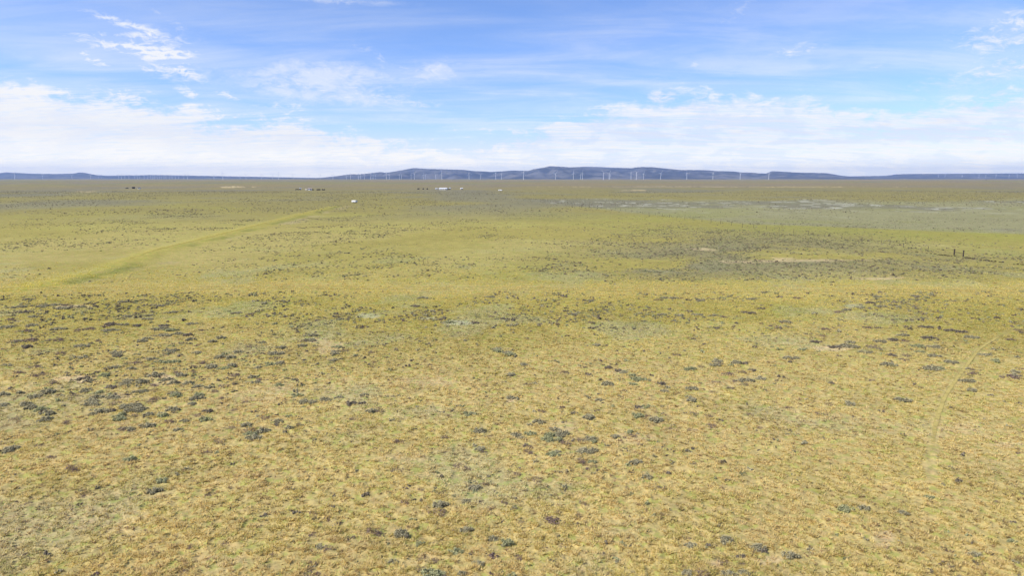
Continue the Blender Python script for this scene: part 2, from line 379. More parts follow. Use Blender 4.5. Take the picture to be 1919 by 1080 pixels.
tag(ribbon('path', TRAIL, .60, track_mat('trodden_trail', (.38, .31, .10), (.58, .46, .155), .70, 1.6), .02, .4), kind='structure')
tag(ribbon('path', offs(LONG, -.6), 2.6, track_mat('grassy_berm_track', (.40, .33, .09), (.52, .42, .12), .60, .5), .04, 1.0), kind='structure')

# ------------------------------------------------------------------ hills
def prof(pts, D):
    pts = sorted(pts); xs = []; zs = []
    for px, py in pts:
        v = ray(px, py); k = D / v.y; xs.append(v.x * k); zs.append(H + v.z * k)
    return np.array(xs), np.array(zs)
hill_mat, n = new_mat('hazed_hill_scrub')
tc = n.node('ShaderNodeTexCoord', 'Object')
f1 = n.node('ShaderNodeTexNoise', 0, {'Vector': tc, 'Scale': .0011, 'Detail': 8.0, 'Roughness': .65, 'Distortion': 1.0})
f2 = n.node('ShaderNodeTexNoise', 0, {'Vector': tc, 'Scale': .006, 'Detail': 5.0, 'Roughness': .7})
c = n.mix(n.smooth(f1, .40, .62), (.055, .065, .085, 1), (.19, .18, .175, 1))  # scrub tones with haze blue and relief contrast put into the colour
c = n.mix(n.math('MULTIPLY', n.smooth(f2, .42, .62), .5), c, (.075, .08, .075, 1))
n.l.new(n.node('ShaderNodeBsdfDiffuse', 0, {0: c}), n.node('ShaderNodeOutputMaterial', None).inputs[0])
HILLS = []
def hills(D, front, back, pts, seed, x0, x1, nx=700, ns=70, rug=1.0, name='hills'):
    xs, zs = prof(pts, D)
    x = np.linspace(x0, x1, nx); s = np.linspace(0, 1, ns)
    def hf(X_, Y_):
        crest = np.interp(X_ * D / Y_ + (fbm(X_, Y_, 2500, seed, 3) - .5) * 900 * np.clip(np.abs(Y_ - D) / 1500, 0, 1), xs, zs)
        u = np.where(Y_ < D, (Y_ - front) / (D - front), 1 - (Y_ - D) / (back - D)); u = np.clip(u, 0, 1)
        sh = u ** 1.25
        g = 1 - np.abs(2 * fbm(X_, Y_, 1300, seed + 3, 4) - 1) * 2.2
        rid = (1 - np.abs(2 * fbm(X_ + Y_ * .2, Y_ * .55, 900, seed + 9, 4) - 1) * 2)
        jag = (fbm(X_, Y_ * 0, 350, seed + 5, 3) - .5) * 16 * rug * np.clip(crest / 150, 0, 1)
        hh = crest * (sh + rug * .55 * (rid - .55) * np.sin(np.pi * np.clip(u, 0, 1)) * (u < .999)) + jag * sh
        return np.maximum(hh, 0) * (crest > 0) - 3 * (1 - u)
    Y0 = front + (back - front) * s; Xg, Yg = np.meshgrid(x, Y0, indexing='xy')
    Zg = hf(Xg, Yg)
    V = np.stack([Xg, Yg, Zg], -1).reshape(-1, 3)
    i, j = np.meshgrid(np.arange(ns - 1), np.arange(nx - 1), indexing='ij')
    Q = np.stack([i * nx + j, i * nx + j + 1, (i + 1) * nx + j + 1, (i + 1) * nx + j], -1).reshape(-1, 4)
    tag(mesh_np(name, V, None, hill_mat, None, Q=Q, smooth=True), kind='structure')
    HILLS.append((x0, x1, front, back, hf))
main = [(540, 337), (585, 334), (612, 332), (625, 330.5), (657, 326.5), (672, 326.5), (690, 325), (705, 323), (715, 322), (722, 323.8), (742, 320), (760, 317), (775, 314.5), (800, 316), (820, 316.8), (845, 317), (870, 318), (890, 320.5), (920, 321.8),
        (950, 320), (965, 319.5), (990, 319.8), (1000, 316.5), (1012, 314.5), (1030, 311.2), (1045, 311.5), (1065, 313), (1085, 312.5), (1110, 313.5), (1140, 314.8), (1180, 315.5), (1192, 312.8), (1205, 312.2), (1220, 313), (1240, 315), (1280, 318.6), (1320, 318.4), (1345, 320),
        (1375, 321), (1387, 323.2), (1410, 323.5), (1437, 324.8), (1447, 320.6), (1460, 320.8), (1500, 323), (1545, 324), (1562, 326.5), (1580, 329.6), (1600, 331), (1650, 334), (1700, 337)]
hills(18000, 12500, 24000, main, 51, -6500, 11000, 900, 90, 1.0)
hills(20500, 16000, 26000, [(-1500, 326), (-600, 322), (-200, 325), (0, 324.5), (10, 323), (25, 323.5), (60, 325.5), (100, 326), (140, 325), (148, 323.2), (158, 323.5), (180, 328), (200, 329.2), (240, 328.6), (300, 328), (360, 329), (430, 330.3), (500, 331.6), (560, 332.8), (640, 334.2), (700, 337)], 71, -29000 * .75, -3500, 500, 50, .5)
hills(20500, 15500, 26000, [(1480, 337), (1530, 333), (1560, 331), (1600, 330.3), (1660, 329.3), (1680, 326.5), (1720, 325.6), (1850, 325.0), (1919, 324.6), (2300, 325), (3200, 330)], 91, 7500, 29000 * .75, 500, 50, .3)
hills(25500, 23500, 28500, [(1000, 337), (1060, 318), (1090, 311.6), (1120, 311.8), (1142, 313), (1180, 314.5), (1230, 319), (1290, 337)], 111, 500, 6800, 200, 30, .3)
def surf(x, y):
    z = float(height(np.array([float(x)]), np.array([float(y)]))[0])
    for x0, x1, f_, b_, hf in HILLS:
        if x0 < x < x1 and f_ < y < b_: z = max(z, float(hf(np.array([float(x)]), np.array([float(y)]))[0]))
    return z

# haze
hz, n = new_mat('air_haze')
pv = n.node('ShaderNodeVolumePrincipled', None, {'Color': (.38, .56, 1.0, 1), 'Density': 2.9e-5, 'Anisotropy': .1})
n.l.new(pv.outputs[0], n.node('ShaderNodeOutputMaterial', None).inputs['Volume'])
b_ = 31000.0; lo, hi = -12.0, 470.0
HV = [(x, y, z) for z in (lo, hi) for (x, y) in ((-b_, -b_), (b_, -b_), (b_, b_), (-b_, b_))]
HQ = [(3, 2, 1, 0), (4, 5, 6, 7), (0, 1, 5, 4), (1, 2, 6, 5), (2, 3, 7, 6), (3, 0, 4, 7)]
tag(mesh_np('haze', np.array(HV), None, hz, None, Q=np.array(HQ)), kind='stuff')

# ------------------------------------------------------------------ small-shape helper
class MB:
    def __init__(s): s.v = []; s.f = []
    def box(s, c, d, rz=0, taper=1.0):
        b0 = len(s.v); cz, sz = math.cos(rz), math.sin(rz)
        for z in (-.5, .5):
            for x, y in ((-.5, -.5), (.5, -.5), (.5, .5), (-.5, .5)):
                k = taper if z > 0 else 1
                X_, Y_ = x * d[0] * k, y * d[1] * k
                s.v.append((c[0] + X_ * cz - Y_ * sz, c[1] + X_ * sz + Y_ * cz, c[2] + z * d[2]))
        s.f += [tuple(b0 + i for i in q) for q in HQ]; return s
    def tube(s, a, b, r0, r1, n_=10, caps=True):
        a, b = Vector(a), Vector(b); d = (b - a).normalized(); u = d.orthogonal().normalized(); v = d.cross(u); b0 = len(s.v)
        for p, r in ((a, r0), (b, r1)):
            for k in range(n_):
                t = 2 * math.pi * k / n_; s.v.append(tuple(p + u * math.cos(t) * r + v * math.sin(t) * r))
        for k in range(n_): k2 = (k + 1) % n_; s.f.append((b0 + k, b0 + k2, b0 + n_ + k2, b0 + n_ + k))
        if caps: s.f.append(tuple(b0 + k for k in range(n_))[::-1]); s.f.append(tuple(b0 + n_ + k for k in range(n_)))
        return s
    def prism(s, prof_, x0, x1):
        b0 = len(s.v); n_ = len(prof_)
        for x in (x0, x1): s.v += [(x, p[0], p[1]) for p in prof_]
        for k in range(n_): k2 = (k + 1) % n_; s.f.append((b0 + k, b0 + k2, b0 + n_ + k2, b0 + n_ + k))
        s.f.append(tuple(b0 + k for k in range(n_))[::-1]); s.f.append(tuple(b0 + n_ + k for k in range(n_))); return s
    def mesh(s, name, mat):
        me = bpy.data.meshes.new(name); me.from_pydata(s.v, [], s.f); me.materials.append(mat); return me
    def build(s, name, mat, parent=None):
        o = bpy.data.objects.new(name, s.mesh(name, mat)); COL.objects.link(o); o.parent = parent; return o

M_white = simple('turbine_white', (.86, .87, .88), .4, .04)
M_wall = simple('white_siding', (.85, .84, .81), .6, .06)
M_roofw = simple('pale_metal_roof', (.80, .80, .80), .45, .08)
M_roofb = simple('brown_roof', (.42, .30, .28), .8, .2)
M_dark = simple('dark_panel', (.025, .022, .022), .6, .3)
M_glass = simple('dark_glass', (.03, .04, .05), .15, .2)
M_tyre = simple('tyre_rubber', (.02, .02, .02), .8, .2)
M_wood = simple('weathered_wood', (.055, .040, .032), .9, .35, 6)
M_steel = simple('rusty_steel_post', (.10, .075, .055), .7, .3)
M_wire = simple('barbed_wire', (.22, .20, .18), .5, .2, metal=.6)
M_cream = simple('cream_panel', (.78, .70, .58), .6, .08)

# ------------------------------------------------------------------ wind turbines
def blade(mb, L=44.0):
    secs = [(1.0, 1.1, 1.1), (5, 1.2, .9), (10, 2.0, .5), (25, 1.4, .3), (38, .8, .18), (L, .22, .08)]
    b0 = len(mb.v)
    for (z, c_, t) in secs: mb.v += [(-c_, 0, z), (0, -t, z), (c_, 0, z), (0, t, z)]
    for i in range(len(secs) - 1):
        for k in range(4):
            a = b0 + i * 4 + k; b = b0 + i * 4 + (k + 1) % 4; mb.f.append((a, b, b + 4, a + 4))
    e = b0 + 4 * (len(secs) - 1); mb.f.append((e, e + 1, e + 2, e + 3)); mb.f.append((b0 + 3, b0 + 2, b0 + 1, b0)); return mb
tower_me = MB().tube((0, 0, -4), (0, 0, 78.5), 2.7, 1.5, 14).mesh('tower', M_white)
nac = MB().prism([(-4.2, 78.4), (6.2, 78.4), (6.8, 79.2), (6.8, 81.6), (5.8, 82.2), (-3.6, 82.2), (-4.2, 81.4)], -1.8, 1.8).mesh('nacelle', M_white)
hubm = MB().tube((0, -1.4, 0), (0, 1.2, 0), 1.1, 1.9, 12).mesh('hub', M_white)
blade_me = blade(MB()).mesh('blade', M_white)
YAW = math.radians(25)
def turbine(x, y, spin, label, group, yaw=YAW, small=False):
    z = surf(x, y)
    if small:
        mb = MB().tube((0, 0, -4), (0, 0, 78.5), 2.7, 1.5, 8).box((0, 1, 80.2), (3.6, 11, 3.8))
        for k in range(3):
            b0 = len(mb.v); blade(mb); a = spin + k * 2.0944
            for i in range(b0, len(mb.v)):
                vx, vy, vz = mb.v[i]; mb.v[i] = (vx * math.cos(a) + vz * math.sin(a), vy - 5.3, 80.2 - vx * math.sin(a) + vz * math.cos(a))
        o = mb.build('wind_turbine', M_white); o.location = (x, y, z); o.rotation_euler.z = yaw
        tag(o, label, 'wind turbine', group); return
    r = empty('wind_turbine', (x, y, z), yaw); tag(r, label, 'wind turbine', group)
    for nm, me in (('tower', tower_me), ('nacelle', nac)):
        o = bpy.data.objects.new(nm, me); COL.objects.link(o); o.parent = r
    ro = bpy.data.objects.new('rotor', hubm); COL.objects.link(ro); ro.parent = r; ro.location = (0, -5.4, 80.2); ro.rotation_euler.y = spin
    for k in range(3):
        o = bpy.data.objects.new('blade', blade_me); COL.objects.link(o); o.parent = ro; o.rotation_euler.y = k * 2.0944
TURB = [(511, 327.5), (522, 326.2), (549.5, 327.8), (578, 329), (624, 327.2), (657, 327), (671.5, 326.6), (694.5, 325.6), (724, 325), (729.5, 327.6), (752.5, 327.6), (748.5, 328.4), (776.5, 326), (797, 328.6), (793.5, 329),
        (816.5, 328.5), (828, 324.7), (879, 325.3), (900.5, 328), (929, 325), (940, 326.6), (981, 323.6), (1041, 325.6), (1074.5, 325), (1088, 327), (1091.3, 325.3), (1131, 324.4), (1141.5, 325), (1143, 327.6), (1182.5, 325),
        (1192.5, 324), (1206, 326), (1238, 325), (1287, 325), (1336, 325.3), (1387, 325.6), (1440.5, 325.6), (27.5, 325.3), (227.5, 327.8), (351.5, 326.6), (401, 328), (417.5, 325.2)]
SMALL = [(80, 328.8), (135, 329), (170, 328), (185, 329.2), (190, 329.4), (222, 328.8), (234, 329), (241.5, 328.8), (252.5, 329.2), (257.5, 328.9), (262, 329.2), (270, 328.6), (277, 329), (282.5, 328.7), (286.5, 328.5), (290, 329),
         (295, 329), (298.7, 328.7), (302.5, 328.9), (307.5, 329.1), (311, 328.8), (317.5, 329), (322.5, 329.2), (328.7, 328.9), (335, 329.1), (344.5, 328.8), (450, 329), (461, 328.8), (490, 329.2), (600, 329.4), (649, 328.9), (676, 328.8), (683, 328.9),
         (697.5, 328.6), (700.5, 328.8), (704, 328.4), (770.5, 329)]
MESA = [(1758, 326.5), (1770.5, 327), (1802.5, 325.8), (1834, 327.4), (1847, 327), (1866, 326.3), (1890.7, 327), (1906, 325.6)]
nums = ['first', 'second', 'third', 'fourth', 'fifth', 'sixth', 'seventh', 'eighth', 'ninth', 'tenth', 'eleventh', 'twelfth', 'thirteenth', 'fourteenth', 'fifteenth', 'sixteenth', 'seventeenth', 'eighteenth', 'nineteenth', 'twentieth']
tens = {2: 'twenty', 3: 'thirty', 4: 'forty', 5: 'fifty', 6: 'sixty'}
def ordn(i):
    if i < 20: return nums[i]
    t_, u_ = divmod(i + 1, 10)
    return {2: 'twentieth', 3: 'thirtieth', 4: 'fortieth', 5: 'fiftieth'}.get(t_) if u_ == 0 else tens[t_] + '-' + nums[u_ - 1]
def setting(px):
    if px < 190: return 'below the far left mesa'
    if px < 480: return 'in the thin line left of the hills'
    if px < 620: return 'on open plain left of the hills'
    if px < 850: return 'before the left shoulder of the hills'
    if px < 1100: return 'before the middle summit of the hills'
    if px < 1300: return 'before the right summit of the hills'
    return 'before the low right end of the hills'
allT = sorted([(a, b, 0) for a, b in TURB] + [(a, b, 1) for a, b in SMALL] + [(a, b, 2) for a, b in MESA])
cnt = {}
for (a, b, k) in allT:
    hub = HZ - b
    d = (80 - H) * F / max(hub, 3.5)
    if k == 2: d = 17000
    d = min(d, 17000)
    v = ray(a, HZ); x, y = v.x / v.y * d, d
    if k != 2 and y > 12400 and -6000 < x < 10500: y = 12400; x = v.x / v.y * y
    st = 'on the low mesa at far right' if k == 2 else setting(a)
    key = (st, k == 0); i = cnt.get(key, 0); cnt[key] = i + 1
    lab = ('tall ' if k == 0 else 'tiny distant ') + 'white wind turbine ' + st + ', ' + ordn(i) + ' from left'
    turbine(x, y, random.uniform(0, 2.09), lab, 'wind turbines along the horizon', YAW + random.uniform(-.15, .15), small=k != 0)

# ------------------------------------------------------------------ fence
Fa = G(1805, 480); Fb = G(1241, 406)
Fa = np.array([float(v) for v in Fa]); Fb = np.array([float(v) for v in Fb]); fd = (Fb - Fa); fd /= np.linalg.norm(fd)
G1 = np.array([float(v) for v in G(1805, 480.5)]); G2 = np.array([float(v) for v in G(1788, 477)])
def gz(p): return surf(p[0], p[1])
gate = empty('fence_brace', (G1[0], G1[1], gz(G1)))
tag(gate, 'pair of thick dark wooden brace posts joined by a rail, ending the wire fence', 'fence posts')
off = G2 - G1
for (o_, hh) in (((0, 0), 1.55), (off, 1.45)):
    mb = MB().tube((o_[0], o_[1], -.3), (o_[0], o_[1], hh), .16, .14, 9); mb.build('post', M_wood, gate)
MB().tube((0, 0, .75), (off[0], off[1], .72), .055, .05, 7).build('rail', M_wood, gate)
fe = empty('wire_fence', (G2[0], G2[1], gz(G2))); tag(fe, 'long barbed wire fence on thin steel posts running back beside the pale flat', 'fence')
tp = MB().box((0, 0, .6), (.10, .06, 1.5)).box((0, .03, .6), (.03, .05, 1.46)).mesh('post', M_steel)
prev = None; wm = MB()
for k in range(58):
    p = G2 + fd * (8.0 * (k + 1)) + np.array([random.uniform(-.1, .1), 0]); zr = gz(p)
    o = bpy.data.objects.new('post', tp); COL.objects.link(o); o.parent = fe
    o.location = (p[0] - G2[0], p[1] - G2[1], zr - fe.location.z); o.rotation_euler = (random.uniform(-.05, .05), random.uniform(-.05, .05), random.uniform(0, 3))
    cur = (p[0] - G2[0], p[1] - G2[1], zr - fe.location.z)
    a = prev or (0, 0, 0)
    for hgt in (.35, .65, .95, 1.22):
        mid = ((a[0] + cur[0]) / 2, (a[1] + cur[1]) / 2, (a[2] + cur[2]) / 2 + hgt - .03)
        wm.tube((a[0], a[1], a[2] + hgt), mid, .004, .004, 3, False); wm.tube(mid, (cur[0], cur[1], cur[2] + hgt), .004, .004, 3, False)
    prev = cur
wm.build('wire', M_wire, fe)

# ------------------------------------------------------------------ homesteads
def at(px, py):
    x, y = G(px, py); return float(x), float(y), surf(float(x), float(y))
def house(px, py, L, Wd, hw, hr, label, wall, roof, rz=0, name='house', cat='building', wins=2, group=None):
    t_ = empty(name, at(px, py), rz); tag(t_, label, cat, group)
    MB().box((0, 0, hw / 2), (L, Wd, hw)).build('wall', wall, t_)
    MB().prism([(-Wd / 2 - .3, hw + .01), (Wd / 2 + .3, hw + .01), (0, hw + hr)], -L / 2 - .3, L / 2 + .3).build('roof', roof, t_)
    for k in range(wins):
        xx = -L / 2 + L * (k + .7) / (wins + .6)
        MB().box((xx, -Wd / 2 - .02, hw * .58), (.9, .06, .9)).build('window', M_glass, t_)
    MB().box((L / 2 - .9, -Wd / 2 - .02, 1.02), (.9, .07, 2.0)).build('door', M_dark, t_)
    return t_
def trailer(px, py, L, Hh, label, body, rz=0, stripe=None, group=None, name='camper_trailer', cat='trailer'):
    t_ = empty(name, at(px, py), rz); tag(t_, label, cat, group)
    MB().prism([(-1.2, .55), (1.2, .55), (1.2, Hh - .2), (1.05, Hh), (-1.05, Hh), (-1.2, Hh - .2)], -L / 2, L / 2).build('body', body, t_)
    for s in (-1, 1):
        for q in (-.35, .5):
            MB().tube((q, s * 1.0, .36), (q, s * 1.22, .36), .36, .36, 12).build('wheel', M_tyre, t_)
    MB().tube((L / 2, 0, .6), (L / 2 + 1.1, 0, .5), .07, .05, 6).build('hitch', M_dark, t_)
    if stripe: MB().box((-L * .2, -1.215, Hh * .66), (1.0, .05, .6)).build('window', M_glass, t_)
    return t_
def pickup(px, py, label, body, rz=0, group=None):
    t_ = empty('pickup_truck', at(px, py), rz); tag(t_, label, 'pickup truck', group)
    MB().box((0, 0, .85), (5.2, 1.9, .7)).box((.3, 0, 1.45), (2.0, 1.7, .62), 0, .84).box((-1.7, .9, 1.27), (1.9, .08, .16)).box((-1.7, -.9, 1.27), (1.9, .08, .16)).build('body', body, t_)
    MB().box((.3, -.80, 1.46), (1.5, .1, .36)).build('window', M_glass, t_)
    for sx in (-1.6, 1.6):
        for sy in (-.85, .85): MB().tube((sx, sy - .12, .4), (sx, sy + .12, .4), .4, .4, 12).build('wheel', M_tyre, t_)
box_ = trailer(664.5, 380.2, 3.6, 1.75, 'white box trailer standing alone in grass beyond the end of the grassy berm', M_wall, -0.45, name='box_trailer')
# far left group
pickup(238, 353.3, 'dark pickup truck, leftmost of three specks on the far left plain', M_dark, 1.2)
house(250.5, 353.4, 4.2, 3.2, 2.3, .8, 'dark shed, middle of three specks on the far left plain', M_dark, M_dark, .3, 'shed', 'shed', 1)
house(261, 354.4, 3.4, 2.6, 2.0, .7, 'white and dark shed, right-hand of three specks on the far left plain', M_wall, M_dark, -.4, 'shed', 'shed', 1)
# homestead left of centre
for i, (q, lab) in enumerate([(556.5, 'dark pickup truck, leftmost at the white cabin homestead'), (561, 'dark pickup truck parked second from left by the white cabin')]):
    pickup(q, 355.9, lab, M_dark, .1 + i * .3)
trailer(563, 354.6, 3.4, 2.4, 'small white trailer behind the dark pickups at the cabin homestead', M_wall, .4)
trailer(574.3, 356.4, 2.6, 2.2, 'small cream trailer immediately left of the white cabin', M_cream, 1.3)
house(580.8, 356.6, 5.2, 4, 2.7, .7, 'white cabin with brown roof at the homestead left of centre', M_wall, M_roofb, .1, 'cabin', 'cabin', 2)
pickup(586.3, 356.2, 'dark pickup truck parked immediately right of the white cabin', M_dark, 1.4)
for q, s, lab in [(595.5, 3.4, 'low dark shed right of the cabin, first in the row'), (599, 2.4, 'low dark shed right of the cabin, second in the row'), (604.5, 2.2, 'low dark shed right of the cabin, third in the row'), (607.5, 2.6, 'low dark shed at the right end of the cabin row')]:
    house(q, 356.2, s, 2, 1.2, .4, lab, M_dark, M_dark, .1, 'shed', 'shed', 0, 'low sheds beside the cabin')
# homestead at centre
for q, s, lab in [(784, 3.6, 'low dark shed, leftmost of the three left of the long white barn'), (793.3, 2.4, 'low dark shed, middle of the three left of the long white barn'), (800.8, 2.2, 'low dark shed, nearest to the long white barn')]:
    house(q, 354.6, s, 2, 1.1, .4, lab, M_dark, M_dark, -.1, 'shed', 'shed', 0, 'low sheds left of the long barn')
house(818.8, 354.6, 5.4, 3.0, 1.3, .6, 'low white shed adjoining the left end of the long white barn', M_wall, M_roofw, .05, 'shed', 'shed', 1)
house(831, 355.6, 12.0, 8, 1.9, 1.3, 'long low white barn at the central homestead', M_wall, M_roofw, -.12, 'barn', 'barn', 4)
trailer(843, 354.2, 2.8, 2.6, 'small white trailer behind the dark truck at the barn', M_wall, .2)
pickup(841.5, 355.5, 'dark pickup truck parked at the right end of the white barn', M_dark, .1)
house(865, 355.2, 3.8, 3.4, 1.9, .9, 'small cream hut standing alone right of the barn', M_cream, M_roofw, .25, 'hut', 'hut', 1)
trailer(937.5, 357.9, 5.0, 1.9, 'low white trailer parked alone farthest right of the barn', M_wall, -.35, stripe=True)

# ------------------------------------------------------------------ shrubs
PAL = {'g': ((.36, .36, .185), (.72, .70, .38)), 'b': ((.35, .31, .185), (.78, .70, .43)), 'd': ((.22, .18, .13), (.50, .42, .30)), 'p': ((.17, .12, .105), (.36, .26, .215))}
def shrub_arrays(r_, kind, nleaf, lumps, ls, hgt=.42, asp=.7, core=True):
    """unit width; returns V, T, colour.  lumpy mound of small leaf clusters over a woody core"""
    cs = []
    for k in range(lumps):
        a = r_.uniform(0, 6.28); q = math.sqrt(r_.uniform(0, 1)) * .37
        cs.append((math.cos(a) * q * 1.05, math.sin(a) * q * asp, r_.uniform(.085, .17) if lumps > 3 else r_.uniform(.2, .32), r_.uniform(.45, 1.05) * hgt * (1.15 - q)))
    V = []; T = []; C = []
    lo_, hi_ = map(np.array, PAL[kind])
    if core:
        for (cx, cy, rad, hh) in cs:
            b0 = len(V); ns_ = 6
            for ring, (zf, rf) in enumerate(((-.08, .85), (.35, .86), (.70, .52))):
                for k in range(ns_):
                    t_ = 2 * math.pi * k / ns_ + ring * .5; j = r_.uniform(.8, 1.15)
                    V.append((cx + math.cos(t_) * rad * rf * j, cy + math.sin(t_) * rad * rf * j, hh * zf)); C.append(lo_ * .6)
            V.append((cx, cy, hh * .80)); C.append(lo_ * .6)
            for ring in range(2):
                for k in range(ns_):
                    a = b0 + ring * ns_ + k; b = b0 + ring * ns_ + (k + 1) % ns_; T += [(a, b, b + ns_), (a, b + ns_, a + ns_)]
            for k in range(ns_): T.append((b0 + 2 * ns_ + k, b0 + 2 * ns_ + (k + 1) % ns_, b0 + 3 * ns_))
    for q in range(nleaf):
        cx, cy, rad, hh = cs[r_.integers(len(cs))]
        th = r_.uniform(0, 6.283); ph = math.acos(r_.uniform(0.02, 1)); rr_ = r_.uniform(.9, 1.2)
        nx, ny, nz = math.sin(ph) * math.cos(th), math.sin(ph) * math.sin(th), math.cos(ph)
        c = Vector((cx + nx * rad * rr_, cy + ny * rad * rr_, nz * hh * rr_))
        nrm = Vector((nx + r_.normal(0, .45), ny + r_.normal(0, .45), nz + .35 + r_.normal(0, .35))).normalized()
        u = nrm.orthogonal().normalized(); w_ = nrm.cross(u); an = r_.uniform(0, 6.28)
        u2 = u * math.cos(an) + w_ * math.sin(an); w2 = nrm.cross(u2); s = ls * r_.uniform(.6, 1.3)
        b0 = len(V); col_ = lo_ + (hi_ - lo_) * r_.uniform(0, 1)
        for p in (-u2 * s, w2 * s * .8 + nrm * s * .3, u2 * s, -w2 * s * .8 + nrm * s * .2): V.append(tuple(c + p)); C.append(col_)
        T += [(b0, b0 + 1, b0 + 2), (b0, b0 + 2, b0 + 3)]
    return np.array(V, float), np.array(T), np.array(C, float)
M_leaf = leafy('sagebrush_leaves', .3)
M_grass = leafy('grass_blades', .5)

